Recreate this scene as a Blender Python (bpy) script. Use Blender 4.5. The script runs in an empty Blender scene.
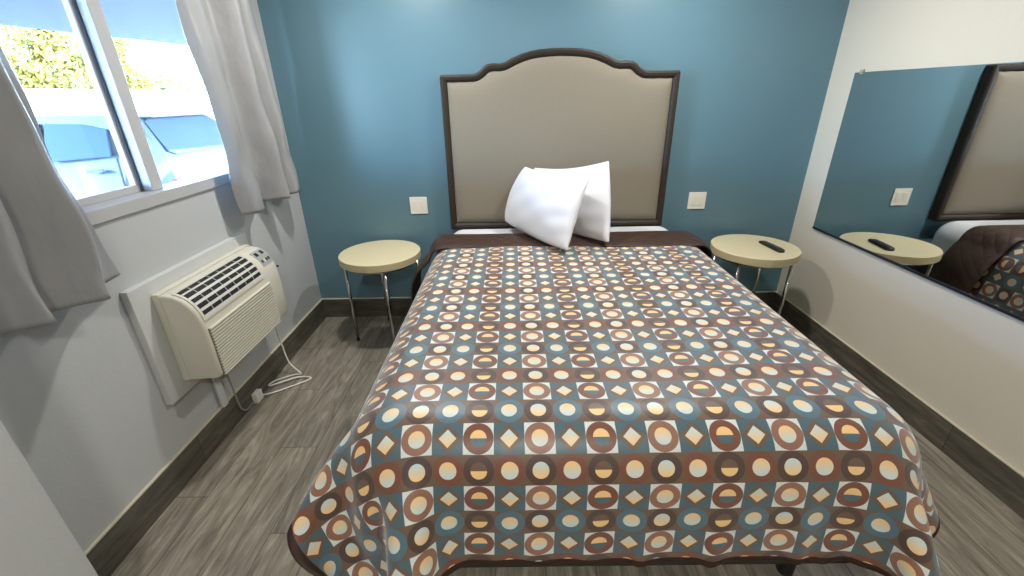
import bpy, bmesh, math, random
import numpy as np
from mathutils import Vector, Matrix

random.seed(7)
SC = bpy.context.scene
COL = SC.collection
W = 3.541            # room width (x), back wall at y = 0, camera side is -y
YF = -4.9            # wall behind the camera
H = 2.52             # ceiling height
BH = 0.159           # baseboard height


# ------------------------------------------------------------------ helpers
def lin(r, g, b):
    def f(c):
        c /= 255.0
        return c / 12.92 if c <= 0.04045 else ((c + 0.055) / 1.055) ** 2.4
    return (f(r), f(g), f(b), 1.0)


class NB:
    """small node builder"""
    def __init__(self, name):
        self.m = bpy.data.materials.new(name)
        self.m.use_nodes = True
        self.t = self.m.node_tree
        self.b = self.t.nodes['Principled BSDF']

    def n(self, typ, **kw):
        nd = self.t.nodes.new(typ)
        for k, v in kw.items():
            setattr(nd, k, v)
        return nd

    def put(self, sock, v):
        if hasattr(v, 'is_linked') or isinstance(v, bpy.types.NodeSocket):
            self.t.links.new(v, sock)
        else:
            sock.default_value = v

    def math(self, op, a, b=0.0, c=0.0):
        nd = self.n('ShaderNodeMath', operation=op)
        self.put(nd.inputs[0], a)
        self.put(nd.inputs[1], b)
        self.put(nd.inputs[2], c)
        return nd.outputs[0]

    def mix(self, f, a, b):
        nd = self.n('ShaderNodeMix', data_type='RGBA')
        self.put(nd.inputs[0], f)
        self.put(nd.inputs[6], a)
        self.put(nd.inputs[7], b)
        return nd.outputs[2]

    def noise(self, vec, scale, detail=3.0, rough=0.5):
        nd = self.n('ShaderNodeTexNoise')
        nd.inputs['Scale'].default_value = scale
        nd.inputs['Detail'].default_value = detail
        nd.inputs['Roughness'].default_value = rough
        if vec is not None:
            self.put(nd.inputs['Vector'], vec)
        return nd.outputs[0]

    def obj(self):
        return self.n('ShaderNodeTexCoord').outputs['Object']

    def scale(self, vec, s):
        nd = self.n('ShaderNodeMapping')
        self.put(nd.inputs[0], vec)
        nd.inputs['Scale'].default_value = s
        return nd.outputs[0]

    def bump(self, h, strength=0.2, dist=0.005):
        nd = self.n('ShaderNodeBump')
        nd.inputs['Strength'].default_value = strength
        nd.inputs['Distance'].default_value = dist
        self.put(nd.inputs['Height'], h)
        self.put(self.b.inputs['Normal'], nd.outputs[0])

    def set(self, **kw):
        for k, v in kw.items():
            self.put(self.b.inputs[k.replace('_', ' ')], v)
        return self


def simple(name, col, rough=0.5, metal=0.0, noise=None, bump=0.0, nscale=60.0, spec=0.5, bdist=0.003, sheen=0.0):
    nb = NB(name)
    base = lin(*col)
    if noise:
        f = nb.noise(nb.obj(), nscale, 4)
        c2 = tuple(min(1, v * (1 - noise)) for v in base[:3]) + (1,)
        c1 = tuple(min(1, v * (1 + noise)) for v in base[:3]) + (1,)
        nb.set(Base_Color=nb.mix(f, c2, c1))
    else:
        nb.set(Base_Color=base)
    nb.b.inputs['Roughness'].default_value = rough
    nb.b.inputs['Metallic'].default_value = metal
    nb.b.inputs['Specular IOR Level'].default_value = spec
    nb.b.inputs['Sheen Weight'].default_value = sheen
    if bump:
        nb.bump(nb.noise(nb.obj(), nscale, 4), bump, bdist)
    return nb.m


def link_obj(name, me, mat, parent=None, smooth=False, kind=None):
    o = bpy.data.objects.new(name, me)
    COL.objects.link(o)
    if mat:
        for m in (mat if isinstance(mat, (list, tuple)) else [mat]):
            me.materials.append(m)
    if smooth:
        me.polygons.foreach_set('use_smooth', [True] * len(me.polygons))
    if parent:
        o.parent = parent
    if kind:
        o['kind'] = kind
    return o


def from_bm(name, bm, mat, parent=None, smooth=False, kind=None):
    bmesh.ops.recalc_face_normals(bm, faces=bm.faces)
    me = bpy.data.meshes.new(name)
    bm.to_mesh(me)
    bm.free()
    return link_obj(name, me, mat, parent, smooth, kind)


def from_data(name, v, f, mat, parent=None, smooth=False, kind=None):
    me = bpy.data.meshes.new(name)
    me.from_pydata([tuple(map(float, p)) for p in v], [], f)
    me.update()
    return link_obj(name, me, mat, parent, smooth, kind)


def box(bm, x0, x1, y0, y1, z0, z1):
    ret = bmesh.ops.create_cube(bm, size=1.0)
    for v in ret['verts']:
        v.co.x = (x0 + x1) / 2 + v.co.x * (x1 - x0)
        v.co.y = (y0 + y1) / 2 + v.co.y * (y1 - y0)
        v.co.z = (z0 + z1) / 2 + v.co.z * (z1 - z0)
    return ret['verts']


def tube(bm, p0, p1, r, seg=16):
    p0, p1 = Vector(p0), Vector(p1)
    d = p1 - p0
    M = Matrix.Translation((p0 + p1) / 2) @ d.to_track_quat('Z', 'Y').to_matrix().to_4x4()
    bmesh.ops.create_cone(bm, cap_ends=True, segments=seg, radius1=r, radius2=r, depth=d.length, matrix=M)


def bevel(o, w, seg=3, angle=30):
    m = o.modifiers.new('Bevel', 'BEVEL')
    m.width = w
    m.segments = seg
    m.limit_method = 'ANGLE'
    m.angle_limit = math.radians(angle)
    m.harden_normals = True
    o.data.polygons.foreach_set('use_smooth', [True] * len(o.data.polygons))
    return o


def empty(name, loc=(0, 0, 0)):
    o = bpy.data.objects.new(name, None)
    COL.objects.link(o)
    o.location = loc
    o.empty_display_size = 0.1
    return o


def tag(o, label, cat, group=None):
    o['label'] = label
    o['category'] = cat
    if group:
        o['group'] = group
    return o


def catmull(pts, n):
    pts = np.array(pts, float)
    P = np.vstack([2 * pts[0] - pts[1], pts, 2 * pts[-1] - pts[-2]])
    out = []
    k = len(pts) - 1
    for i in range(n):
        t = i / (n - 1) * k
        s = min(int(t), k - 1)
        t -= s
        a, b, c, d = P[s:s + 4]
        out.append(0.5 * (2 * b + (c - a) * t + (2 * a - 5 * b + 4 * c - d) * t * t + (3 * b - a - 3 * c + d) * t ** 3))
    return np.array(out)


def tube_path(pts, r, seg=10, n=120):
    P = catmull(pts, n)
    V, F = [], []
    T = np.gradient(P, axis=0)
    T /= np.linalg.norm(T, axis=1)[:, None] + 1e-9
    ref = np.array([0.13, 0.21, 0.97])
    for i in range(n):
        a = np.cross(T[i], ref)
        if np.linalg.norm(a) < 1e-3:
            a = np.cross(T[i], [1, 0, 0])
        a /= np.linalg.norm(a)
        b = np.cross(T[i], a)
        for k in range(seg):
            t = 2 * math.pi * k / seg
            V.append(P[i] + r * (math.cos(t) * a + math.sin(t) * b))
    for i in range(n - 1):
        for k in range(seg):
            k2 = (k + 1) % seg
            F.append((i * seg + k, i * seg + k2, (i + 1) * seg + k2, (i + 1) * seg + k))
    F.append(tuple(range(seg))[::-1])
    F.append(tuple((n - 1) * seg + k for k in range(seg)))
    return V, F


def grid_faces(nu, nv):
    return [(j * nu + i, j * nu + i + 1, (j + 1) * nu + i + 1, (j + 1) * nu + i) for j in range(nv - 1) for i in range(nu - 1)]


# ------------------------------------------------------------------ materials
def wall_mat(name, col, rough, bump, spec=0.4):
    nb = NB(name)
    nb.set(Base_Color=lin(*col))
    nb.b.inputs['Roughness'].default_value = rough
    nb.b.inputs['Specular IOR Level'].default_value = spec
    h = nb.noise(nb.obj(), 90, 4, 0.55)
    h2 = nb.noise(nb.obj(), 28, 2)
    nb.bump(nb.math('ADD', h, nb.math('MULTIPLY', h2, 0.8)), bump, 0.004)
    return nb.m


M_WALL = wall_mat('grey_white_paint', (190, 192, 192), 0.5, 0.22)
M_WALLR = wall_mat('warm_white_paint', (216, 208, 192), 0.5, 0.18)
M_BLUE = wall_mat('blue_paint', (94, 128, 142), 0.32, 0.12, 0.5)
M_CEIL = wall_mat('ceiling_paint', (225, 223, 216), 0.8, 0.3)
M_CAULK = simple('cream_caulk', (206, 198, 176), 0.5)


def plank_mat(name, pw=0.182, pl=1.22, tone=1.0, along='y'):
    nb = NB(name)
    sep = nb.n('ShaderNodeSeparateXYZ')
    nb.put(sep.inputs[0], nb.obj())
    x, y = (sep.outputs[0], sep.outputs[1])
    if along == 'x':
        x, y = sep.outputs[2], sep.outputs[0]
    if along == 'yz':
        x, y = sep.outputs[2], sep.outputs[1]
    u = nb.math('DIVIDE', nb.math('ADD', x, 0.03 if along == 'y' else 10.0), pw)
    row = nb.math('FLOOR', u)
    fu = nb.math('FRACT', u)
    off = nb.math('MULTIPLY', nb.math('FRACT', nb.math('MULTIPLY', row, 0.3819)), pl)
    v = nb.math('DIVIDE', nb.math('ADD', nb.math('ADD', y, off), 20.0), pl)
    seg = nb.math('FLOOR', v)
    fv = nb.math('FRACT', v)
    cid = nb.n('ShaderNodeCombineXYZ')
    nb.put(cid.inputs[0], row)
    nb.put(cid.inputs[1], seg)
    wn = nb.n('ShaderNodeTexWhiteNoise')
    nb.put(wn.inputs[0], cid.outputs[0])
    rnd = wn.outputs[0]
    # grain: coordinates stretched along the plank and shifted per plank
    cg = nb.n('ShaderNodeCombineXYZ')
    nb.put(cg.inputs[0], nb.math('ADD', nb.math('MULTIPLY', x, 9.0), nb.math('MULTIPLY', rnd, 37.0)))
    nb.put(cg.inputs[1], nb.math('ADD', nb.math('MULTIPLY', y, 1.3), nb.math('MULTIPLY', rnd, 91.0)))
    nb.put(cg.inputs[2], nb.math('MULTIPLY', rnd, 13.0))
    g1 = nb.n('ShaderNodeTexNoise')
    nb.put(g1.inputs['Vector'], cg.outputs[0])
    g1.inputs['Scale'].default_value = 1.6
    g1.inputs['Detail'].default_value = 6
    g1.inputs['Roughness'].default_value = 0.62
    g1.inputs['Distortion'].default_value = 2.2
    g2 = nb.noise(nb.scale(cg.outputs[0], (6, 1.5, 1)), 2.2, 5, 0.65)
    ramp = nb.n('ShaderNodeValToRGB')
    nb.put(ramp.inputs[0], nb.math('ADD', nb.math('MULTIPLY', g1.outputs[0], 0.7), nb.math('MULTIPLY', g2, 0.3)))
    els = ramp.color_ramp.elements
    def tn(c):
        l = lin(*c)
        return (l[0] * tone, l[1] * tone, l[2] * tone, 1)
    els[0].position = 0.28
    els[0].color = tn((72, 67, 59))
    els[1].position = 0.75
    els[1].color = tn((184, 173, 152))
    e = els.new(0.44)
    e.color = tn((112, 106, 94))
    e = els.new(0.56)
    e.color = tn((138, 131, 117))
    base = nb.mix(nb.math('MULTIPLY', rnd, 0.35), ramp.outputs[0], tn((88, 84, 78)))
    du = nb.math('MULTIPLY', nb.math('MINIMUM', fu, nb.math('SUBTRACT', 1.0, fu)), pw)
    dv = nb.math('MULTIPLY', nb.math('MINIMUM', fv, nb.math('SUBTRACT', 1.0, fv)), pl)
    seam = nb.math('LESS_THAN', nb.math('MINIMUM', du, dv), 0.0016)
    nb.set(Base_Color=nb.mix(nb.math('MULTIPLY', seam, 0.75), base, tn((40, 38, 35))))
    nb.b.inputs['Roughness'].default_value = 0.42
    nb.b.inputs['Specular IOR Level'].default_value = 0.4
    nb.bump(nb.math('SUBTRACT', g2, nb.math('MULTIPLY', seam, 1.5)), 0.08, 0.002)
    return nb.m


M_FLOOR = plank_mat('grey_plank_floor', tone=1.3)
M_BASE_X = plank_mat('grey_plank_base_back', 5.0, 1.3, 0.52, 'x')
M_BASE_Y = plank_mat('grey_plank_base_side', 5.0, 1.3, 0.52, 'yz')

M_CHROME = simple('chrome', (200, 200, 198), 0.12, 1.0)
M_CREAM = simple('cream_laminate', (222, 210, 172), 0.35, 0, 0.03, 0, 14)
M_CREAM_EDGE = simple('cream_edge_band', (205, 193, 152), 0.45)
M_BLACK = simple('black_plastic', (26, 25, 25), 0.45)
M_RUBBER = simple('dark_rubber', (48, 46, 46), 0.6)
M_WHITE_PL = simple('white_plastic', (232, 230, 222), 0.35)
M_VINYL = simple('white_vinyl', (184, 184, 184), 0.35)
M_SLOT_SHADE = simple('slot_shade', (22, 22, 24), 0.7)
M_AC = simple('ivory_plastic', (214, 210, 194), 0.42)
M_AC_SLAT = simple('pale_slat_plastic', (216, 214, 206), 0.4)
M_AC_PANEL = simple('grey_control_panel', (162, 166, 160), 0.4)
M_BOARD = simple('white_board_paint', (202, 204, 202), 0.45)
M_LINEN = simple('white_cotton', (216, 217, 222), 0.85, 0, 0, 0.15, 220, 0.2, sheen=0.15)
M_WOOD_D = simple('dark_stained_wood', (48, 39, 31), 0.55, 0, 0.25, 0.05, 40, 0.35)


def woven(name, col, scale, bump=0.25, rough=0.85):
    nb = NB(name)
    w1 = nb.n('ShaderNodeTexWave', bands_direction='X')
    w1.inputs['Scale'].default_value = scale
    w1.inputs['Distortion'].default_value = 1.5
    nb.put(w1.inputs[0], nb.obj())
    w2 = nb.n('ShaderNodeTexWave', bands_direction='Z')
    w2.inputs['Scale'].default_value = scale
    w2.inputs['Distortion'].default_value = 1.5
    nb.put(w2.inputs[0], nb.obj())
    h = nb.math('ADD', w1.outputs[1], w2.outputs[1])
    b = lin(*col)
    nz = nb.noise(nb.obj(), 160, 3)
    f = nb.math('ADD', nb.math('MULTIPLY', h, 0.25), nb.math('MULTIPLY', nz, 0.5))
    nb.set(Base_Color=nb.mix(f, tuple(c * 0.8 for c in b[:3]) + (1,), tuple(min(1, c * 1.2) for c in b[:3]) + (1,)))
    nb.b.inputs['Roughness'].default_value = rough
    nb.b.inputs['Specular IOR Level'].default_value = 0.25
    nb.b.inputs['Sheen Weight'].default_value = 0.2
    nb.bump(h, bump, 0.001)
    return nb.m


M_UPHOL = woven('taupe_linen', (134, 126, 111), 95)


def curtain_mat():
    nb = NB('grey_blackout_satin')
    nz = nb.noise(nb.scale(nb.obj(), (1, 1, 0.35)), 30, 3)
    b = lin(150, 151, 152)
    nb.set(Base_Color=nb.mix(nz, tuple(c * 0.92 for c in b[:3]) + (1,), tuple(c * 1.08 for c in b[:3]) + (1,)))
    nb.b.inputs['Roughness'].default_value = 0.3
    nb.b.inputs['Specular IOR Level'].default_value = 0.8
    nb.bump(nb.noise(nb.scale(nb.obj(), (1, 1, 0.6)), 13, 3, 0.55), 0.3, 0.02)
    return nb.m


M_CURT = curtain_mat()


def spread_mat():
    """printed grid of rings, discs and diamonds, laid out in cloth (UV) space; one unit = one print cell"""
    nb = NB('printed_ring_bedspread')
    uv = nb.n('ShaderNodeUVMap', uv_map='UVMap').outputs[0]
    sep = nb.n('ShaderNodeSeparateXYZ')
    nb.put(sep.inputs[0], uv)
    u, v = sep.outputs[0], sep.outputs[1]
    mt = nb.math
    fx = mt('SUBTRACT', mt('FRACT', u), 0.5)
    fy = mt('SUBTRACT', mt('FRACT', v), 0.5)           # + is towards the foot
    ci = mt('FLOOR', u)
    ri = mt('FLOOR', v)
    def mod4(x):
        return mt('SUBTRACT', x, mt('MULTIPLY', mt('FLOOR', mt('DIVIDE', x, 4.0)), 4.0))
    c4, r4 = mod4(ci), mod4(ri)
    def eq(x, k):
        return mt('COMPARE', x, float(k), 0.1)
    half = eq(c4, 0)
    colB = mt('ADD', eq(c4, 1), eq(c4, 3))
    rbrown, rblue = eq(r4, 0), eq(r4, 2)
    rwhite = mt('ADD', eq(r4, 1), eq(r4, 3))
    rad = mt('SQRT', mt('ADD', mt('MULTIPLY', fx, fx), mt('MULTIPLY', fy, fy)))
    dia = mt('ADD', mt('ABSOLUTE', fx), mt('ABSOLUTE', fy))
    lt = lambda a, b: mt('LESS_THAN', a, b)
    TEAL, BROWN, DARK = lin(74, 102, 113), lin(110, 86, 68), lin(80, 59, 52)
    RED, TAN, WHITE = lin(122, 72, 52), lin(150, 106, 84), lin(222, 230, 228)
    ORANGE, PALE, BLUE = lin(250, 208, 142), lin(206, 226, 226), lin(82, 114, 129)
    # discs fade from orange to pale blue-white, printed either way up
    g = mt('ADD', mt('MULTIPLY', fy, 2.2), 0.5)
    gc = nb.n('ShaderNodeClamp')
    nb.put(gc.inputs[0], g)
    op = nb.mix(gc.outputs[0], ORANGE, PALE)
    po = nb.mix(gc.outputs[0], PALE, ORANGE)
    up = lt(fy, 0.0)
    # half discs
    half_w = nb.mix(up, TEAL, ORANGE)
    half_d = nb.mix(up, ORANGE, BROWN)
    disc_A = nb.mix(half, nb.mix(rwhite, po, op), nb.mix(rwhite, half_d, half_w))
    ring_A = nb.mix(rwhite, DARK, nb.mix(half, TAN, RED))
    bg_A = nb.mix(rwhite, BROWN, WHITE)
    cell_A = nb.mix(lt(rad, 0.495), bg_A, nb.mix(lt(rad, 0.27), ring_A, disc_A))
    # in-between columns
    b_white = nb.mix(lt(dia, 0.46), TEAL, nb.mix(lt(dia, 0.29), BROWN, po))
    b_blue = nb.mix(lt(rad, 0.5), BROWN, nb.mix(lt(rad, 0.27), BLUE, op))
    b_brown = nb.mix(lt(rad, 0.495), BROWN, nb.mix(lt(rad, 0.28), RED, op))
    cell_B = nb.mix(rwhite, nb.mix(rbrown, b_blue, b_brown), b_white)
    col = nb.mix(colB, cell_A, cell_B)
    nb.set(Base_Color=col)
    nb.b.inputs['Roughness'].default_value = 0.45
    nb.b.inputs['Specular IOR Level'].default_value = 0.65
    nb.b.inputs['Sheen Weight'].default_value = 0.45
    nb.b.inputs['Sheen Roughness'].default_value = 0.5
    nb.bump(nb.noise(nb.obj(), 11, 3), 0.25, 0.014)
    return nb.m


M_SPREAD = spread_mat()
M_HEM = simple('brown_binding', (54, 33, 23), 0.6)


def quilt_mat():
    nb = NB('brown_quilted_lining')
    sep = nb.n('ShaderNodeSeparateXYZ')
    nb.put(sep.inputs[0], nb.n('ShaderNodeUVMap', uv_map='UVMap').outputs[0])
    a = nb.math('SINE', nb.math('MULTIPLY', nb.math('ADD', sep.outputs[0], sep.outputs[1]), 42.0))
    b = nb.math('SINE', nb.math('MULTIPLY', nb.math('SUBTRACT', sep.outputs[0], sep.outputs[1]), 42.0))
    h = nb.math('MULTIPLY', nb.math('ABSOLUTE', a), nb.math('ABSOLUTE', b))
    nb.set(Base_Color=lin(58, 37, 26))
    nb.b.inputs['Roughness'].default_value = 0.55
    nb.bump(nb.math('POWER', h, 0.5), 0.3, 0.01)
    return nb.m


M_QUILT = quilt_mat()


def mirror_mat():
    nb = NB('mirror_silver')
    nb.set(Base_Color=(0.86, 0.88, 0.88, 1))
    nb.b.inputs['Metallic'].default_value = 1.0
    nb.b.inputs['Roughness'].default_value = 0.015
    return nb.m


def glass_mat(name, tint=(1, 1, 1, 1)):
    nb = NB(name)
    t = nb.t
    tr = nb.n('ShaderNodeBsdfTransparent')
    tr.inputs[0].default_value = tint
    gl = nb.n('ShaderNodeBsdfGlossy')
    gl.inputs['Roughness'].default_value = 0.02
    mx = nb.n('ShaderNodeMixShader')
    mx.inputs[0].default_value = 0.045
    t.links.new(tr.outputs[0], mx.inputs[1])
    t.links.new(gl.outputs[0], mx.inputs[2])
    t.links.new(mx.outputs[0], t.nodes['Material Output'].inputs[0])
    return nb.m


M_MIRROR = mirror_mat()
M_GLASS = glass_mat('window_glass', (0.97, 0.985, 1, 1))

# ------------------------------------------------------------------ room shell
def box_obj(name, boxes, mat, parent=None, kind=None, bev=0.0):
    bm = bmesh.new()
    for b in boxes:
        box(bm, *b)
    o = from_bm(name, bm, mat, parent, kind=kind)
    if bev:
        bevel(o, bev, 2)
    return o


WY0, WY1, WZ0, WZ1 = -2.02, -0.40, 1.19, 2.24      # window opening
WT = 0.13                                           # wall thickness
box_obj('floor', [(-WT, W + WT, YF - WT, WT, -0.1, 0.0)], M_FLOOR, kind='structure')
box_obj('ceiling', [(-WT, W + WT, YF - WT, WT, H, H + 0.12)], M_CEIL, kind='structure')
box_obj('wall_back', [(0, W, 0, WT, 0, H)], M_BLUE, kind='structure')
box_obj('wall_right', [(W, W + WT, YF - WT, WT, 0, H)], M_WALLR, kind='structure')
box_obj('wall_front', [(0, W, YF - WT, YF, 0, H)], M_WALLR, kind='structure')
box_obj('wall_left', [(-WT, 0, YF - WT, WY0, 0, H), (-WT, 0, WY1, WT, 0, H),
                      (-WT, 0, WY0, WY1, 0, WZ0), (-WT, 0, WY0, WY1, WZ1, H)], M_WALL, kind='structure')
box_obj('wall_left_return', [(0.0, 0.35, YF, -2.29, 0, H)], M_WALL, kind='structure', bev=0.006)

box_obj('baseboard_left', [(0, 0.012, -2.29, 0, 0, BH - 0.006)], M_BASE_Y, kind='structure')
box_obj('baseboard_back', [(0.012, W - 0.012, -0.012, 0, 0, BH - 0.006)], M_BASE_X, kind='structure')
box_obj('baseboard_right', [(W - 0.012, W, YF, 0, 0, BH - 0.006)], M_BASE_Y, kind='structure')
for nm, b in (('trim_1', (0, 0.0125, -2.29, 0, BH - 0.006, BH + 0.003)),
              ('trim_2', (0.0125, W - 0.0125, -0.0125, 0, BH - 0.006, BH + 0.002)),
              ('trim_3', (W - 0.0125, W, YF, 0, BH - 0.006, BH + 0.001))):
    box_obj(nm, [b], M_CAULK, kind='structure', bev=0.002)

# window: vinyl slider
win = empty('window_1', (0, (WY0 + WY1) / 2, WZ0))
win['kind'] = 'structure'


def wbox(name, boxes, mat, bev=0.003):
    bs = [(a, b, c - (WY0 + WY1) / 2, d - (WY0 + WY1) / 2, e - WZ0, f - WZ0) for a, b, c, d, e, f in boxes]
    return box_obj(name, bs, mat, win, bev=bev)


FW = 0.045
wbox('window_frame', [(-0.11, 0.012, WY0, WY1, WZ0 - 0.005, WZ0 + FW), (-0.11, 0.012, WY0, WY1, WZ1 - FW, WZ1),
                      (-0.11, 0.012, WY0, WY0 + FW, WZ0 + FW, WZ1 - FW), (-0.11, 0.012, WY1 - FW, WY1, WZ0 + FW, WZ1 - FW)], M_VINYL)
MY0, MY1 = -1.203, -1.128
wbox('window_mullion', [(-0.075, -0.035, MY0 + 0.012, MY1, WZ0 + FW, WZ1 - FW)], M_VINYL, 0.004)
wbox('sliding_sash', [(-0.105, -0.08, WY0 + FW, MY0 + 0.04, WZ0 + FW, WZ0 + FW + 0.03), (-0.105, -0.08, WY0 + FW, MY0 + 0.04, WZ1 - FW - 0.03, WZ1 - FW),
                      (-0.105, -0.08, WY0 + FW, WY0 + FW + 0.03, WZ0 + FW + 0.03, WZ1 - FW - 0.03),
                      (-0.105, -0.08, MY0 - 0.012, MY0 + 0.04, WZ0 + FW + 0.03, WZ1 - FW - 0.03)], M_VINYL)
wbox('gap_strip', [(-0.079, -0.074, MY0 + 0.002, MY0 + 0.014, WZ0 + FW, WZ1 - FW)], simple('blue_grey_strip', (92, 100, 118), 0.5), 0)  # thin blue-grey strip filling the gap between sash and mullion
wbox('glass_pane', [(-0.096, -0.092, WY0 + FW + 0.02, MY0, WZ0 + FW + 0.02, WZ1 - FW - 0.02)], M_GLASS, 0)
wbox('glass_pane', [(-0.057, -0.053, MY1 - 0.01, WY1 - FW, WZ0 + FW, WZ1 - FW)], M_GLASS, 0)

# ------------------------------------------------------------------ curtains
box_rod = bmesh.new()
tube(box_rod, (0.095, -2.27, 2.285), (0.095, -0.2, 2.285), 0.011)
rod = from_bm('curtain_rod', box_rod, M_WHITE_PL, smooth=True)
tag(rod, 'white rod the grey curtains hang from above the window', 'curtain rod')
for yy in (-2.2, -1.2, -0.22):
    bm = bmesh.new()
    box(bm, 0.0, 0.084, yy - 0.008, yy + 0.008, 2.277, 2.293)
    from_bm('bracket', bm, M_WHITE_PL, rod)


def curtain(name, hem, top, z_hem, z_top, label, seed, hem_dz=None):
    nu, nv = 150, 70
    A = catmull(hem, nu)
    B = catmull(top, nu)
    rs = np.random.RandomState(seed)
    V = []
    ph = rs.rand(6) * 6.28
    dz = np.zeros(nu) if hem_dz is None else np.interp(np.linspace(0, 1, nu), np.linspace(0, 1, len(hem_dz)), hem_dz)
    for j in range(nv):
        t = j / (nv - 1)                      # 0 top, 1 hem
        k = t
        for i in range(nu):
            s = i / (nu - 1)
            p = B[i] * (1 - k) + A[i] * k
            # diagonal creases
            w = 0.006 * math.sin(9 * s + 11 * t + ph[0]) + 0.005 * math.sin(17 * s - 8 * t + ph[1]) + 0.004 * math.sin(26 * s + 23 * t + ph[2])
            w *= 0.25 + 1.0 * t
            V.append((max(0.022, p[0] + w), p[1] + 0.4 * w, z_top + (z_hem + dz[i] - z_top) * t))
    o = from_data(name, V, grid_faces(nu, nv), M_CURT, smooth=True)
    # centre the origin on the rod end so the thing has a place of its own
    c = Vector((0.095, float(B[nu // 2][1]), z_top))
    o.data.transform(Matrix.Translation(-c))
    o.location = c
    m = o.modifiers.new('Solidify', 'SOLIDIFY')
    m.thickness = 0.003
    m.offset = 0
    tag(o, label, 'curtain')
    return o


curtain('curtain',
        [(0.035, -1.57), (0.05, -1.63), (0.085, -1.70), (0.178, -1.762), (0.182, -1.79), (0.125, -1.835), (0.10, -1.875), (0.145, -1.92), (0.155, -1.955), (0.10, -1.99), (0.085, -2.03), (0.135, -2.08), (0.14, -2.13), (0.08, -2.18), (0.11, -2.25)],
        [(0.045, -1.70), (0.055, -1.712), (0.085, -1.73), (0.14, -1.752), (0.145, -1.775), (0.11, -1.81), (0.085, -1.845), (0.11, -1.88), (0.125, -1.915), (0.085, -1.955), (0.07, -2.0), (0.11, -2.05), (0.12, -2.11), (0.07, -2.17), (0.10, -2.25)],
        1.0, 2.273, 'grey satin curtain with wide folds left of the window, beside the frame edge', 3)
curtain('curtain',
        [(0.10, -0.838), (0.15, -0.79), (0.145, -0.72), (0.06, -0.675), (0.04, -0.61), (0.05, -0.55), (0.15, -0.50), (0.165, -0.46), (0.07, -0.435), (0.06, -0.40), (0.155, -0.345), (0.15, -0.29), (0.10, -0.245), (0.07, -0.225)],
        [(0.09, -0.90), (0.12, -0.86), (0.125, -0.79), (0.07, -0.72), (0.045, -0.64), (0.05, -0.58), (0.12, -0.54), (0.135, -0.50), (0.07, -0.46), (0.06, -0.43), (0.12, -0.38), (0.12, -0.33), (0.09, -0.28), (0.07, -0.26)],
        1.035, 2.273, 'grey satin curtain hanging in the corner next to the blue wall', 11,
        [0, 0.0, 0.0, 0.005, 0.01, 0.01, 0.0, 0.0, 0.02, 0.03, 0.03])

# ------------------------------------------------------------------ air conditioner on its white board
board = box_obj('mounting_board', [(0.0, 0.03, -1.56, -0.75, 0.387, 0.922)], M_BOARD, bev=0.004)
tag(board, 'white painted wall board behind the ivory air conditioner', 'board')

AY0, AY1 = -1.47, -0.79
PROF = [(0.062, 0.452), (0.185, 0.458), (0.2, 0.464), (0.206, 0.48), (0.207, 0.62), (0.205, 0.70), (0.200, 0.745), (0.190, 0.782), (0.172, 0.815), (0.148, 0.84), (0.118, 0.856), (0.085, 0.862), (0.062, 0.862)]
ac = empty('air_conditioner', (0.03, (AY0 + AY1) / 2, 0.452))
tag(ac, 'ivory through-wall air conditioner with a slatted vent below the window', 'air conditioner')
AO = Vector(ac.location)


def ac_local(V):
    return [(p[0] - AO.x, p[1] - AO.y, p[2] - AO.z) for p in V]


# body: profile lofted along y, corners of both ends rounded
ys = [AY0, AY0 + 0.004, AY0 + 0.012, AY0 + 0.03] + [AY0 + 0.03 + (AY1 - AY0 - 0.09) * k / 8 for k in range(1, 9)] + [AY1 - 0.035, AY1 - 0.016, AY1 - 0.005, AY1]
V, F = [], []
npf = len(PROF)
for y in ys:
    e0, e1 = y - AY0, AY1 - y
    sh = 0.0
    if e0 < 0.014:
        sh = 0.014 - math.sqrt(max(0, 0.014 ** 2 - (0.014 - e0) ** 2))
    if e1 < 0.06:
        sh = 0.06 - math.sqrt(max(0, 0.06 ** 2 - (0.06 - e1) ** 2))
    for (x, z) in PROF:
        cx, cz = 0.062, 0.65
        V.append((x - sh * 0.9 * (1 if x > 0.07 else 0) * min(1, (x - 0.062) / 0.1), y, z - (z - cz) / 0.2 * sh * 0.35))
for i in range(len(ys) - 1):
    for k in range(npf):
        k2 = (k + 1) % npf
        F.append((i * npf + k, i * npf + k2, (i + 1) * npf + k2, (i + 1) * npf + k))
F.append(tuple(range(npf))[::-1])
F.append(tuple((len(ys) - 1) * npf + k for k in range(npf)))
body = from_data('housing', ac_local(V), F, M_AC, ac)
bm = bmesh.new()
bm.from_mesh(body.data)
bmesh.ops.recalc_face_normals(bm, faces=bm.faces)
bm.to_mesh(body.data)
bm.free()
body.data.polygons.foreach_set('use_smooth', [True] * len(body.data.polygons))
m = body.modifiers.new('Bevel', 'BEVEL')
m.width = 0.004
m.segments = 2
m.limit_method = 'ANGLE'
m.angle_limit = math.radians(45)
bm = bmesh.new()
vs = box(bm, 0.0312, 0.060, AY0 + 0.003, AY1 - 0.003, 0.448, 0.868)
bmesh.ops.translate(bm, verts=bm.verts, vec=-AO)
bevel(from_bm('back_flange', bm, M_AC, ac), 0.004, 2)


def prof_at(s):
    """point and outward normal on the vent part of the profile, s 0 (top) .. 1 (bottom)"""
    pts = PROF[::-1][1:8]
    P = catmull(pts, 60)
    i = min(58, max(1, int(s * 59)))
    p = P[i]
    d = P[i + 1] - P[i - 1]
    n = np.array([-d[1], d[0]])
    n /= np.linalg.norm(n)
    if n[0] + n[1] < 0:
        n = -n
    return p, n


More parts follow.
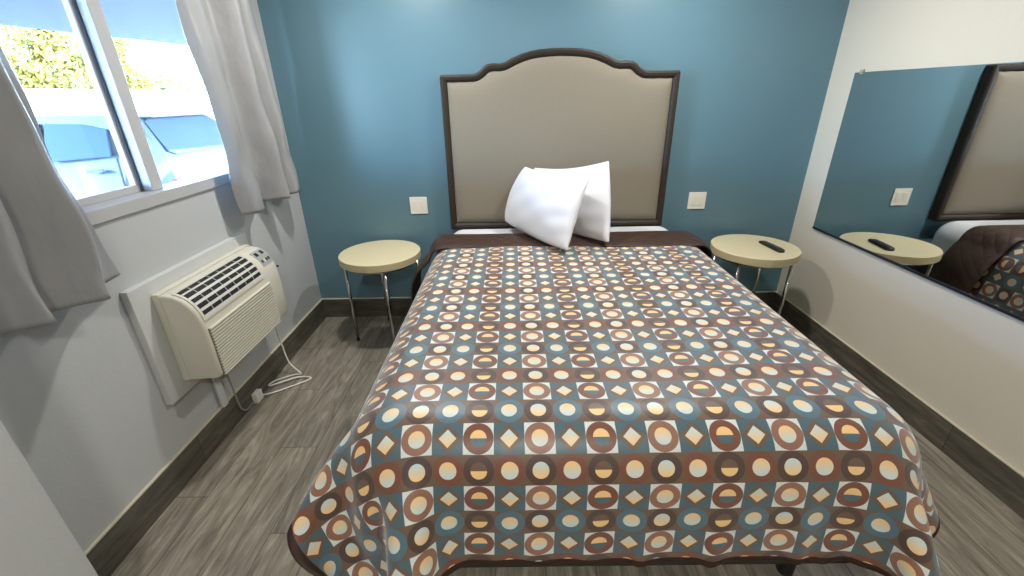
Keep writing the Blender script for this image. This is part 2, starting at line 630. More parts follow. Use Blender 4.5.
def curved_patch(y0, y1, s0, s1, off, ns=12, thick=0.0):
    V, F = [], []
    lay = [off] if not thick else [off, off - thick]
    for o_ in lay:
        for k in range(ns + 1):
            p, n = prof_at(s0 + (s1 - s0) * k / ns)
            for y in (y0, y1):
                V.append((p[0] + n[0] * o_, y, p[1] + n[1] * o_))
    m_ = 2 * (ns + 1)
    for k in range(ns):
        F.append((2 * k, 2 * k + 1, 2 * k + 3, 2 * k + 2))
        if thick:
            F.append((m_ + 2 * k, m_ + 2 * k + 2, m_ + 2 * k + 3, m_ + 2 * k + 1))
            F.append((2 * k, 2 * k + 2, m_ + 2 * k + 2, m_ + 2 * k))
            F.append((2 * k + 1, m_ + 2 * k + 1, m_ + 2 * k + 3, 2 * k + 3))
    if thick:
        F.append((0, m_, m_ + 1, 1))
        F.append((2 * ns, 2 * ns + 1, m_ + 2 * ns + 1, m_ + 2 * ns))
    return V, F


def merge(parts):
    V, F = [], []
    for v, f in parts:
        o_ = len(V)
        V += list(v)
        F += [tuple(i + o_ for i in q) for q in f]
    return V, F


VY0, VY1 = -1.44, -0.985
V, F = curved_patch(VY0, VY1, 0.14, 0.84, 0.0015, 12, 0.004)
vent = from_data('vent_shade_patch', ac_local(V), F, M_SLOT_SHADE, ac)  # near-black patch on the housing, paints the shade inside the vent
parts = []
for k in range(1, 6):
    s = 0.14 + 0.70 * (k - 0.1) / 5.1
    parts.append(curved_patch(VY0, VY1, s - 0.023, s + 0.023, 0.0055, 2, 0.004))
V, F = merge(parts)
from_data('louver_slats', ac_local(V), F, M_AC_SLAT, vent)
for k in range(1, 7):
    y = VY0 + (VY1 - VY0) * k / 7
    V, F = curved_patch(y - 0.0022, y + 0.0022, 0.14, 0.84, 0.0032, 10, 0.003)
    from_data('louver_divider', ac_local(V), F, M_AC_PANEL, vent)  # dimness behind the slats is put into the dividers' greyer colour
# raised surround of the vent
parts = [curved_patch(VY0 - 0.012, VY0, 0.1, 0.88, 0.0045, 10, 0.006), curved_patch(VY1, VY1 + 0.012, 0.1, 0.88, 0.0045, 10, 0.006),
         curved_patch(VY0, VY1, 0.1, 0.14, 0.0045, 3, 0.006), curved_patch(VY0, VY1, 0.84, 0.88, 0.0045, 3, 0.006)]
V, F = merge(parts)
from_data('vent_surround', ac_local(V), F, M_AC, ac)
V, F = curved_patch(-0.93, -0.838, 0.24, 0.68, 0.0025, 8, 0.005)
cp = from_data('control_panel', ac_local(V), F, M_AC_PANEL, ac)
for (y, s) in ((-0.918, 0.37), (-0.868, 0.37)):
    V, F = curved_patch(y, y + 0.018, s - 0.05, s + 0.05, 0.006, 3, 0.005)
    from_data('control_knob', ac_local(V), F, M_BLACK, cp)
for q in range(4):
    y = -0.92 + q * 0.02
    V, F = curved_patch(y, y + 0.011, 0.54, 0.61, 0.0055, 2, 0.004)
    from_data('button', ac_local(V), F, M_RUBBER if q != 1 else M_AC_SLAT, cp)
bm = bmesh.new()
tube(bm, (0.16 - AO.x, -0.812 - AO.y, 0.74 - AO.z), (0.20 - AO.x, -0.812 - AO.y, 0.74 - AO.z), 0.006, 12)
from_bm('screw', bm, M_BLACK, ac)
# lower return-air grille: raised ribs
bm = bmesh.new()
nr = 17
for k in range(nr):
    z = 0.470 + 0.228 * k / (nr - 1)
    vs = box(bm, 0.2035, 0.2155, -1.447, -0.945, z - 0.0030, z + 0.0030)
    for v in vs:
        if v.co.x > 0.209:
            v.co.z -= 0.002
bmesh.ops.translate(bm, verts=bm.verts, vec=-AO)
from_bm('intake_grille', bm, M_AC, ac)
bm = bmesh.new()
box(bm, 0.2045, 0.2082, -1.452, -0.94, 0.466, 0.7)
bmesh.ops.translate(bm, verts=bm.verts, vec=-AO)
from_bm('grille_shade_plate', bm, simple('rib_gap_shade', (128, 120, 102), 0.6), ac)  # plate coloured darker to paint the shade between the ribs
# cord: leaves the underside at the right, coils on the floor and ends in a plug tucked to the baseboard
pts = [(0.10, -0.83, 0.47), (0.085, -0.80, 0.36), (0.07, -0.765, 0.22), (0.09, -0.77, 0.08), (0.16, -0.795, 0.012),
       (0.12, -0.80, 0.007), (0.03, -0.86, 0.007), (0.018, -0.915, 0.010), (0.06, -0.905, 0.016), (0.16, -0.835, 0.013), (0.235, -0.832, 0.007),
       (0.228, -0.862, 0.007), (0.15, -0.925, 0.007), (0.07, -0.985, 0.009), (0.02, -1.02, 0.02)]
V, F = tube_path([(p[0] - AO.x, p[1] - AO.y, p[2] - AO.z) for p in pts], 0.0048, 8, 160)
cord = from_data('power_cord', V, F, M_WHITE_PL, ac, smooth=True)
pts = [(0.02, -1.02, 0.03), (0.018, -1.09, 0.02), (0.022, -1.15, 0.025), (0.026, -1.19, 0.07), (0.026, -1.20, 0.16), (0.03, -1.21, 0.26), (0.06, -1.25, 0.40), (0.10, -1.25, 0.46)]
V, F = tube_path([(p[0] - AO.x, p[1] - AO.y, p[2] - AO.z) for p in pts], 0.0048, 8, 90)
from_data('cord_tail', V, F, simple('grey_cord', (150, 148, 140), 0.5), cord, smooth=True)
bm = bmesh.new()
box(bm, 0.013, 0.043, -1.075, -1.015, 0.004, 0.066)
bmesh.ops.translate(bm, verts=bm.verts, vec=-AO)
o = from_bm('cord_safety_block', bm, M_WHITE_PL, cord)
bevel(o, 0.004, 2)
# drain conduit below the left end of the unit
chan = box_obj('wall_conduit', [(0.012, 0.03, -1.30, -1.262, 0.16, 0.387)], M_BOARD, bev=0.005)
tag(chan, 'short pale conduit on the wall under the air conditioner', 'conduit')

# ------------------------------------------------------------------ switch plates on the blue wall
def wall_plate(x, label):
    t = empty('wall_plate', (x, -0.0005, 0.8775))
    tag(t, label, 'wall plate', 'double wall plates on the blue wall')
    bm = bmesh.new()
    box(bm, -0.0615, 0.0615, -0.006, 0.0, -0.0605, 0.0605)
    bevel(from_bm('cover_plate', bm, M_WHITE_PL, t), 0.003, 3)
    for dx in (-0.023, 0.023):
        bm = bmesh.new()
        box(bm, dx - 0.0165, dx + 0.0165, -0.0085, -0.005, -0.033, 0.033)
        r = bevel(from_bm('receptacle', bm, simple('ivory_insert', (230, 226, 214), 0.4), t), 0.002, 2)
        for dz in (-0.016, 0.016):
            bm = bmesh.new()
            box(bm, dx - 0.006, dx + 0.006, -0.0089, -0.008, dz - 0.006, dz + 0.006)
            from_bm('socket_face', bm, bpy.data.materials['ivory_insert'], r)
    return t


wall_plate(0.837, 'white double outlet plate on the blue wall above the left table')
wall_plate(2.812, 'white double outlet plate on the blue wall right of the headboard')

# ------------------------------------------------------------------ headboard
hb = empty('headboard', (1.814, -0.001, 0.715))
tag(hb, 'taupe upholstered headboard with an arched dark wood frame on the blue wall', 'headboard')
HX, HZ = 1.814, 0.715
half_out = [(0, 1.842), (0.06, 1.841), (0.13, 1.836), (0.18, 1.829), (0.24, 1.814), (0.30, 1.791), (0.345, 1.769), (0.375, 1.764), (0.41, 1.766), (0.452, 1.762), (0.475, 1.748), (0.500, 1.725), (0.525, 1.711), (0.545, 1.707), (0.742, 1.706), (0.75, 1.698), (0.75, 0.716)]
right = [(HX + x, z) for x, z in half_out]
left = [(HX - x, z) for x, z in half_out[1:]][::-1]
OUT = left + right           # from bottom left over the top to bottom right


def inset(poly, d):
    """inset of the closed outline by d (simple mitred offset)"""
    n = len(poly)
    res = []
    for i in range(n):
        p0, p1, p2 = (np.array(poly[(i + k) % n]) for k in (-1, 0, 1))
        d1, d2 = p1 - p0, p2 - p1
        d1 /= np.linalg.norm(d1)
        d2 /= np.linalg.norm(d2)
        n1, n2 = np.array([d1[1], -d1[0]]), np.array([d2[1], -d2[0]])
        b = n1 + n2
        b /= max(0.3, (b @ b) / 2)
        res.append(tuple(p1 + b * d))
    return res


rings = [(0.0, 0.0), (0.0, -0.055), (0.004, -0.064), (0.012, -0.067), (0.028, -0.064), (0.040, -0.054), (0.044, -0.046), (0.044, 0.0)]
V, F = [], []
n = len(OUT)
for d, y in rings:
    V += [(x - HX, y, z - HZ) for x, z in inset(OUT, d)]
for r in range(len(rings)):
    r2 = (r + 1) % len(rings)
    for i in range(n):
        j = (i + 1) % n
        F.append((r * n + i, r * n + j, r2 * n + j, r2 * n + i))
o = from_data('wood_frame', V, F, M_WOOD_D, hb)
bm = bmesh.new()
bm.from_mesh(o.data)
bmesh.ops.recalc_face_normals(bm, faces=bm.faces)
bm.to_mesh(o.data)
bm.free()
IN = inset(OUT, 0.041)
IN = [p for p in IN]
ztop = sorted([(x, z) for x, z in IN if z > 1.2])
x_in = HX - IN[0][0]
zb_in = min(z for x, z in IN)
gx = np.concatenate([[-1, -0.992, -0.982, -0.968, -0.95, -0.925, -0.89], np.linspace(-0.84, 0.84, 49), [0.89, 0.925, 0.95, 0.968, 0.982, 0.992, 1]]) * x_in
gt = np.concatenate([[0, 0.006, 0.014, 0.024, 0.038, 0.056, 0.08], np.linspace(0.12, 0.88, 24), [0.92, 0.944, 0.962, 0.976, 0.986, 0.994, 1]])
seg = np.array([(IN[i], IN[(i + 1) % len(IN)]) for i in range(len(IN))])


def edge_dist(p):
    a_, b_ = seg[:, 0], seg[:, 1]
    ab = b_ - a_
    t_ = np.clip(((p - a_) * ab).sum(1) / (ab * ab).sum(1), 0, 1)
    return np.linalg.norm(p - (a_ + ab * t_[:, None]), axis=1).min()


V = []
zx, zz = np.array([q[0] for q in ztop]), np.array([q[1] for q in ztop])
for t_ in gt:
    for x in gx:
        zt = float(np.interp(HX + x, zx, zz))
        z = zb_in + (zt - zb_in) * t_
        d_ = edge_dist(np.array([HX + x, z]))
        k = min(1.0, d_ / 0.075)
        V.append((x, -0.042 - 0.028 * math.sqrt(max(0, 1 - (1 - k) ** 2)), z - HZ))
o = from_data('upholstered_panel', V, grid_faces(len(gx), len(gt)), M_UPHOL, hb, smooth=True)
if o.data.polygons[0].normal.y > 0:
    o.data.flip_normals()

# ------------------------------------------------------------------ bed
BX0, BX1, BY0, BY1, BT = 1.054, 2.590, -2.185, -0.085, 0.735
bed = empty('bed', ((BX0 + BX1) / 2, (BY0 + BY1) / 2, 0))
tag(bed, 'queen bed in a white sheet under the printed bedspread', 'bed')
BO = Vector(bed.location)


def bed_box(name, b, mat, bev, seg=5):
    bm = bmesh.new()
    box(bm, *b)
    bmesh.ops.translate(bm, verts=bm.verts, vec=-BO)
    return bevel(from_bm(name, bm, mat, bed), bev, seg)


bed_box('mattress', (BX0 + 0.002, BX1 + 0.018, BY0 + 0.02, BY1 + 0.012, 0.45, BT + 0.010), M_LINEN, 0.115, 9)
bed_box('box_spring', (BX0 + 0.01, BX1 - 0.01, BY0 + 0.015, BY1 - 0.005, 0.20, 0.45), simple('dark_grey_box_spring', (52, 48, 46), 0.9), 0.03, 3)
bed_box('bed_frame', (BX0 + 0.06, BX1 - 0.06, BY0 + 0.06, BY1 - 0.04, 0.165, 0.20), M_BLACK, 0.004, 2)
for sx in (BX0 + 0.12, BX1 - 0.12):
    for sy in (BY0 + 0.14, BY1 - 0.14):
        bm = bmesh.new()
        tube(bm, (sx, sy, 0.0), (sx, sy, 0.166), 0.028, 18)
        bmesh.ops.translate(bm, verts=bm.verts, vec=-BO)
        from_bm('leg', bm, M_BLACK, bed)

# ------------------------------------------------------------------ bedspread: small cloth solve over the mattress
CELL_U, CELL_V = 0.0826, 0.0818
U_PH, V_PH = 1.408, 1.912


def solve_spread():
    xs = np.linspace(BX0 - 0.275, BX1 + 0.43, 91)
    ys_ = np.linspace(-0.42, -2.575, 79)
    nu, nv = len(xs), len(ys_)
    RX, RY = np.meshgrid(xs, ys_)                    # (nv, nu)
    P = np.stack([RX, RY, np.full_like(RX, BT + 0.033)], -1)
    rest = P.copy()
    pinned = (RX > BX0 + 0.13) & (RX < BX1 - 0.13) & (RY > BY0 + 0.14)
    Q = P.copy()                                     # previous
    rs = np.random.RandomState(5)
    P[..., 2] += np.where(pinned, 0, rs.rand(nv, nu) * 0.01)
    # the quilted top is never quite flat: soft hollows and a few drag wrinkles
    und = np.zeros_like(RX)
    for k in range(14):
        fx_, fy_ = rs.uniform(-9, 9), rs.uniform(-7, 7)
        und += 0.0011 * np.sin(fx_ * RX + fy_ * RY + rs.rand() * 6.28)
    und += 0.004 * np.exp(-((RX - 2.35 + 0.45 * (RY + 1.3)) / 0.05) ** 2) * np.exp(-((RY + 1.25) / 0.35) ** 2)
    und += 0.004 * np.exp(-((RX - 2.1 + 0.7 * (RY + 1.1)) / 0.05) ** 2) * np.exp(-((RY + 1.0) / 0.3) ** 2)
    P[..., 2] += np.where(pinned, und, 0)
    cons = []
    dx, dy = xs[1] - xs[0], abs(ys_[1] - ys_[0])
    # a little fullness in the hanging skirt, so that it falls in pleats
    full = 1 + 0.035 * np.clip((BY0 - ys_) / 0.25, 0, 1)[:, None] * np.clip((xs - BX0 + 0.1) / 0.3, 0, 1)[None, :]
    full_at = lambda sl: full[:, sl]
    fully = 1 + 0.0 * xs[None, :]
    for off in (0, 1):
        cons.append(((slice(None), slice(off, nu - 1, 2)), (slice(None), slice(off + 1, nu, 2)), dx * full_at(slice(off, nu - 1, 2)), 1.0))
        cons.append(((slice(off, nv - 1, 2), slice(None)), (slice(off + 1, nv, 2), slice(None)), dy * fully, 1.0))
    for oi in (0, 1):
        for (a, b) in (((slice(oi, nv - 1, 2), slice(0, nu - 1)), (slice(oi + 1, nv, 2), slice(1, nu))),
                       ((slice(oi, nv - 1, 2), slice(1, nu)), (slice(oi + 1, nv, 2), slice(0, nu - 1)))):
            rows = full[a]
            cons.append((a, b, np.sqrt((dx * rows) ** 2 + dy ** 2), 0.3))
    for st_, stiff in ((2, 0.35), (4, 0.12)):
        for off in range(2 * st_):
            if off < nu - st_:
                cons.append(((slice(None), slice(off, nu - st_, 2 * st_)), (slice(None), slice(off + st_, nu, 2 * st_)), st_ * dx * full_at(slice(off, nu - st_, 2 * st_)), stiff))
            if off < nv - st_:
                cons.append(((slice(off, nv - st_, 2 * st_), slice(None)), (slice(off + st_, nv, 2 * st_), slice(None)), st_ * dy * fully, stiff))
    wgt = np.where(pinned, 0.0, 1.0)
    # hem corners come to lie on the floor where they were let fall
    ix = lambda x: int(np.abs(xs - x).argmin())
    iy = lambda y: int(np.abs(ys_ - y).argmin())
    tgt = {(iy(-2.20), 0): np.array([0.873, -2.25, 0.50]), (iy(-2.40), 0): np.array([1.00, -2.285, 0.385]),
           (nv - 1, 0): np.array([1.08, -2.33, 0.27]), (nv - 1, nu - 1): np.array([2.81, -2.30, 0.19])}
    lo = np.array([BX0 - 0.02, BY0, -1.0])
    hi = np.array([BX1 + 0.045, BY1 + 1.0, BT])
    rr = 0.13
    c = (lo + hi) / 2
    hs = (hi - lo) / 2 - rr
    gap = 0.033
    flare_l, flare_r, flare_f = 0.12, 0.13, 0.06

    def collide(P):
        d = P - c
        dn = np.maximum(BT - 0.05 - P[..., 2], 0)      # stiff quilted skirt stands away from the mattress
        ex = np.zeros_like(P)
        ex[..., 0] = np.where(d[..., 0] > 0, flare_r, flare_l) * dn
        ex[..., 1] = flare_f * dn
        q = np.abs(d) - hs - ex
        qp = np.maximum(q, 0)
        L = np.linalg.norm(qp, axis=-1)
        inside = L < 1e-6
        sd = L + np.minimum(q.max(-1), 0) - rr
        nrm = np.where(inside[..., None], 0, qp / np.maximum(L, 1e-6)[..., None]) * np.sign(d)
        # for points deep inside push along the least axis
        ax = q.argmax(-1)
        deep = np.zeros_like(P)
        np.put_along_axis(deep, ax[..., None], 1.0, -1)
        deep *= np.sign(d)
        nrm = np.where(inside[..., None], deep, nrm)
        pen = np.maximum(gap - sd, 0) * wgt
        P += nrm * pen[..., None]
        f = (P[..., 2] < 0.011) & (wgt > 0)
        P[..., 2] = np.where(f, 0.011, P[..., 2])
        return f

    steps = 170
    for s in range(steps):
        v = (P - Q) * 0.965
        Q = P.copy()
        P = P + v * wgt[..., None]
        P[..., 2] -= 0.0011 * wgt
        k = min(1.0, s / 120.0)
        for it in range(8):
            for (ij, t) in tgt.items():
                if s > 20:
                    P[ij] = P[ij] + (t - P[ij]) * (0.02 + 0.25 * k)
            for (a, b, L0, st) in cons:
                A, B = P[a], P[b]
                d = B - A
                l = np.linalg.norm(d, axis=-1)
                wa, wb = wgt[a], wgt[b]
                ws = wa + wb
                ws = np.where(ws == 0, 1, ws)
                corr = (st * (l - L0) / np.maximum(l, 1e-6) / ws)[..., None] * d
                P[a] = A + corr * wa[..., None]
                P[b] = P[b] - corr * wb[..., None]
            fl = collide(P)
        # floor friction
        Q[fl] = P[fl]
    # creases down the foot drop, each a narrow valley beside a soft ridge
    drop_ = np.clip((BT - 0.06 - P[..., 2]) / 0.35, 0, 1) * (P[..., 1] < BY0 - 0.01)
    for x0, am, wd_, ln in ((1.32, 0.010, 0.02, 0.5), (1.47, 0.006, 0.02, -0.2), (1.80, 0.016, 0.016, 0.05), (1.97, 0.013, 0.018, 0.1), (2.06, 0.008, 0.018, -0.1),
                            (2.22, 0.020, 0.018, 0.12), (2.37, 0.018, 0.02, 0.2), (2.46, 0.012, 0.02, -0.3), (1.62, 0.008, 0.02, 0.1)):
        q = (P[..., 0] - x0 - ln * (BT - P[..., 2])) / (wd_ * 1.5)
        P[..., 1] -= 1.35 * am * drop_ * (np.exp(-((q - 1.4) / 1.3) ** 2) - 0.9 * np.exp(-q ** 2))
    # light smoothing of the free cloth
    for _ in range(1):
        S = P.copy()
        S[1:-1, 1:-1] = (P[:-2, 1:-1] + P[2:, 1:-1] + P[1:-1, :-2] + P[1:-1, 2:]) / 4
        P = P + 0.5 * (S - P) * wgt[..., None]
        collide(P)
    return P, rest, nu, nv


P, REST, NU, NV = solve_spread()
spread = empty('bedspread', ((BX0 + BX1) / 2, -1.2, BT + 0.026))
tag(spread, 'brown and teal bedspread printed with rings and diamonds on the bed', 'bedspread')
SO = np.array(spread.location)


def cloth_mesh(name, P, nu, nv, uvs, mats, parent, thick, hem=0):
    me = bpy.data.meshes.new(name)
    F = grid_faces(nu, nv)
    me.from_pydata([tuple(map(float, p)) for p in P.reshape(-1, 3)], [], F)
    me.update()
    uvl = me.uv_layers.new(name='UVMap')
    fl = np.zeros((len(me.loops), 2))
    vi = np.zeros(len(me.loops), int)
    me.loops.foreach_get('vertex_index', vi)
    fl[:] = uvs.reshape(-1, 2)[vi]
    uvl.data.foreach_set('uv', fl.ravel())
    o = link_obj(name, me, mats, parent, True)
    if hem:
        k = 0
        for j in range(nv - 1):
            for i in range(nu - 1):
                if i < hem or i >= nu - 1 - hem or j >= nv - 1 - hem:
                    me.polygons[k].material_index = 1
                k += 1
    m = o.modifiers.new('Solidify', 'SOLIDIFY')
    m.thickness = thick
    m.offset = -1
    m.use_rim = True
    m.material_offset = 1 if len(mats) > 1 else 0
    m.material_offset_rim = 1 if len(mats) > 1 else 0
    m2 = o.modifiers.new('Subdivision', 'SUBSURF')
    m2.levels = 1
    m2.render_levels = 1
    return o


uvs = np.stack([(REST[..., 0] - U_PH) / CELL_U + 0.5, (-REST[..., 1] - V_PH) / CELL_V + 0.5], -1)
cloth = cloth_mesh('printed_cover', P - SO, NU, NV, uvs, [M_SPREAD, M_HEM], spread, 0.014, hem=1)
_fz = cloth.data.polygons[0].normal.z
me = cloth.data
mid = me.polygons[(NV // 3) * (NU - 1) + NU // 2]
if mid.normal.z < 0:
    me.flip_normals()

# brown quilted lining folded back over the head of the spread and hanging down both sides
nq, nr_ = 120, 22
sec = []
drop = 0.40
r_ = 0.08
flat = BX1 - BX0 - 2 * r_ + 0.06
for i in range(nq):
    s = i / (nq - 1) * (2 * drop + flat + math.pi * r_) - (drop + math.pi * r_ / 2 + flat / 2)
    a = abs(s)
    sg = 1 if s > 0 else -1
    if a < flat / 2:
        x, z, nx, nz = a, 0.0, 0, 1
    elif a < flat / 2 + math.pi * r_ / 2:
        t = (a - flat / 2) / r_
        x, z, nx, nz = flat / 2 + r_ * math.sin(t), -r_ + r_ * math.cos(t), math.sin(t), math.cos(t)
    else:
        dd = a - flat / 2 - math.pi * r_ / 2
        x, z, nx, nz = flat / 2 + r_ + (0.15 if sg < 0 else 0.09) * (1 - math.exp(-dd / 0.12)), -r_ - dd * 0.9, 1, 0.1
    sec.append((s, sg * x, z, sg * nx, nz, max(0, a - flat / 2)))
Q = np.zeros((nr_, nq, 3))
UVq = np.zeros((nr_, nq, 2))
for j in range(nr_):
    t = j / (nr_ - 1)
    for i, (s, x, z, nx, nz, dd) in enumerate(sec):
        puff = 0.016 * math.sin(math.pi * min(1, t * 1.02 + 0.02)) ** 0.45 + 0.006
        puff += 0.004 * math.sin(s * 14) * math.sin(t * 5)
        y = -0.375 - 0.275 * t + 0.06 * dd + 0.012 * math.sin(s * 3.1) * (1 - t) - 0.018 * math.sin(1.7 * s + 0.5)
        zz = BT + 0.029 + z + nz * puff
        Q[j, i] = ((BX0 + BX1) / 2 + x + nx * puff + (0.05 if s > 0 else -0.02) * min(1, abs(s) / 0.5), y, zz)
        UVq[j, i] = (s, y)
fold = cloth_mesh('turned_back_lining', Q - SO, nq, nr_, UVq, [M_QUILT], spread, 0.012)
mid = fold.data.polygons[(nr_ // 2) * (nq - 1) + nq // 2]
if mid.normal.z < 0:
    fold.data.flip_normals()
fold['label'] = 'brown quilted lining folded back'

# ------------------------------------------------------------------ pillows
def pillow(bl, br, tr, tl, thick, label, seed, bow):
    bl, br, tr, tl = (np.array(p, float) for p in (bl, br, tr, tl))
    N = 34
    rs = np.random.RandomState(seed)
    ph = rs.rand(8) * 6.28
    nrm = np.cross(br - bl, tl - bl)
    nrm /= np.linalg.norm(nrm)
    V, F = [], []
    cen = (bl + br + tr + tl) / 4
    for side in (1, -1):
        for j in range(N + 1):
            for i in range(N + 1):
                s, t = i / N, j / N
                p = (bl * (1 - s) + br * s) * (1 - t) + (tl * (1 - s) + tr * s) * t
                # edges bow in between the corners
                es, et = 4 * s * (1 - s), 4 * t * (1 - t)
                kl, kr, kb, kt = bow
                pull = (cen - p) * ((kl * (1 - s) ** 2 + kr * s ** 2) * et + (kb * (1 - t) ** 2 + kt * t ** 2) * es)
                prof = (max(0, es) ** 0.55) * (max(0, et) ** 0.55)
                wr = 0.3 * 0.010 * math.sin(13 * s + 5 * t + ph[0]) * math.sin(9 * t + ph[1]) + 0.0025 * math.sin(16 * (s - t) + ph[2])
                wr += 0.009 * math.sin(26 * t + ph[4] - 9 * s) * max(0, s - 0.55) * 2 * (1 - t) + 0.004 * math.sin(5 * s + 3 * t + ph[5])
                h = side * (thick * prof) + wr * (es * et) ** 0.4 * 0.9
                q = p + pull + nrm * h
                V.append(q - cen)
        o_ = 0 if side == 1 else (N + 1) ** 2
        for j in range(N):
            for i in range(N):
                a = o_ + j * (N + 1) + i
                f = (a, a + 1, a + N + 2, a + N + 1)
                F.append(f if side == 1 else f[::-1])
    me = bpy.data.meshes.new('pillow')
    me.from_pydata([tuple(map(float, v)) for v in V], [], F)
    bm = bmesh.new()
    bm.from_mesh(me)
    bmesh.ops.remove_doubles(bm, verts=bm.verts, dist=0.0008)
    bmesh.ops.recalc_face_normals(bm, faces=bm.faces)
    bm.to_mesh(me)
    bm.free()
    o = link_obj('pillow', me, M_LINEN, None, True)
    o.location = cen
    m2 = o.modifiers.new('Subdivision', 'SUBSURF')
    m2.levels = m2.render_levels = 1
    tag(o, label, 'pillow', 'white pillows at the head of the bed')
    return o


pillow((1.452, -0.24, 0.818), (1.803, -0.825, 0.802), (1.940, -0.61, 1.155), (1.592, -0.12, 1.155), 0.08,
       'white pillow standing in front, lit bluish and leaning on the other pillow', 2, (-0.16, 0.03, -0.10, 0.10))
pillow((1.60, -0.13, 0.815), (2.06, -0.69, 0.800), (2.085, -0.42, 1.224), (1.650, -0.085, 1.142), 0.07,
       'white pillow half hidden behind the front one, leaning on the headboard', 9, (0.0, -0.03, -0.08, 0.13))

# ------------------------------------------------------------------ round side tables
def side_table(cx, cy, zt, rad, ang0, label):
    t = empty('side_table', (cx, cy, 0))
    tag(t, label, 'side table', 'round bedside tables')
    th = 0.05
    bm = bmesh.new()
    bmesh.ops.create_cone(bm, cap_ends=True, segments=72, radius1=rad, radius2=rad, depth=th, matrix=Matrix.Translation((0, 0, zt - th / 2)))
    o = from_bm('tabletop', bm, M_CREAM, t)
    bevel(o, 0.004, 3)
    bm = bmesh.new()
    bmesh.ops.create_cone(bm, cap_ends=False, segments=72, radius1=rad + 0.0012, radius2=rad + 0.0012, depth=th - 0.010, matrix=Matrix.Translation((0, 0, zt - th / 2)))
    o = from_bm('edge_band', bm, M_CREAM_EDGE, t, smooth=True)
    # under-frame ring
    V, F = [], []
    R1, r1, ns, nt = rad - 0.03, 0.009, 64, 10
    for i in range(ns):
        a = 2 * math.pi * i / ns
        for k in range(nt):
            b = 2 * math.pi * k / nt
            V.append(((R1 + r1 * math.cos(b)) * math.cos(a), (R1 + r1 * math.cos(b)) * math.sin(a), zt - th - r1 + r1 * math.sin(b)))
    for i in range(ns):
        for k in range(nt):
            F.append((i * nt + k, ((i + 1) % ns) * nt + k, ((i + 1) % ns) * nt + (k + 1) % nt, i * nt + (k + 1) % nt))
    from_data('apron_ring', V, F, M_CHROME, t, smooth=True)
    for k in range(4):
        a = math.radians(ang0 + 90 * k)
        px, py = R1 * math.cos(a), R1 * math.sin(a)
        bm = bmesh.new()
        tube(bm, (px, py, 0.012), (px * 0.995, py * 0.995, zt - th - 0.002), 0.0105, 20)
        leg = from_bm('leg', bm, M_CHROME, t, smooth=False)
        leg.data.polygons.foreach_set('use_smooth', [len(p.vertices) == 4 for p in leg.data.polygons])
        bm = bmesh.new()
        tube(bm, (px, py, 0.0), (px, py, 0.016), 0.0125, 16)
        from_bm('foot_cap', bm, M_RUBBER, leg)
    return t


TZ = 0.63
side_table(0.609, -0.30, TZ + 0.008, 0.266, 200, 'round cream side table with chrome legs left of the bed, empty top')
side_table(3.093, -0.345, TZ + 0.02, 0.265, 225, 'round cream side table right of the bed, a remote on its top')

# remote control
rc = empty('remote_control', (3.178, -0.385, TZ + 0.02))
rc.rotation_euler = (0, 0, math.radians(7))
tag(rc, 'black remote control lying on the right side table', 'remote control')
V, F = [], []
secs = [(-0.105, 0.016, 0.012), (-0.10, 0.021, 0.017), (-0.085, 0.0235, 0.020), (0.0, 0.0225, 0.021), (0.085, 0.0205, 0.019), (0.1, 0.018, 0.015), (0.105, 0.013, 0.011)]
NS = 16
for (y, hw, hh) in secs:
    for k in range(NS):
        a = 2 * math.pi * k / NS
        ca, sa = math.cos(a), math.sin(a)
        x = hw * math.copysign(abs(ca) ** 0.45, ca)
        z = hh / 2 + hh / 2 * math.copysign(abs(sa) ** 0.5, sa)
        V.append((x, y, z + 0.0005))
for i in range(len(secs) - 1):
    for k in range(NS):
        F.append((i * NS + k, i * NS + (k + 1) % NS, (i + 1) * NS + (k + 1) % NS, (i + 1) * NS + k))
F.append(tuple(range(NS))[::-1])
F.append(tuple((len(secs) - 1) * NS + k for k in range(NS)))
from_data('remote_body', V, F, M_BLACK, rc, smooth=True)
for r in range(6):
    for c in range(3):
        bm = bmesh.new()
        vs = box(bm, -0.0125 + c * 0.0095, -0.0065 + c * 0.0095, -0.075 + r * 0.025, -0.063 + r * 0.025, 0.0185, 0.0228)
        from_bm('button', bm, simple('grey_button', (92, 90, 88), 0.5) if (r == 0 and c == 0) else bpy.data.materials['grey_button'], rc)

# ------------------------------------------------------------------ mirror
mr = empty('wall_mirror', (W, -0.221, 0.733))
tag(mr, 'large frameless mirror on the right wall above the bed level', 'mirror')
bm = bmesh.new()
box(bm, -0.009, -0.003, -1.75, 0.0, 0.0, 0.936)
from_bm('mirror_glass', bm, M_MIRROR, mr)
bm = bmesh.new()
box(bm, -0.0125, -0.0005, -1.75, 0.0, -0.007, 0.001)
box(bm, -0.0125, -0.0095, -1.75, 0.0, 0.001, 0.006)
from_bm('bottom_channel', bm, simple('dark_channel', (58, 58, 66), 0.35, 0.6), mr)
for yy in (-0.055, -1.1):
    bm = bmesh.new()
    box(bm, -0.015, -0.0005, yy - 0.012, yy + 0.012, 0.937, 0.950)
    box(bm, -0.015, -0.0095, yy - 0.012, yy + 0.012, 0.925, 0.937)
    bevel(from_bm('clip', bm, simple('clear_clip', (170, 165, 150), 0.3), mr), 0.002, 2)
mr.rotation_euler = (0, 0, math.radians(MIRROR_TILT)) if 'MIRROR_TILT' in globals() else (0, 0, 0)

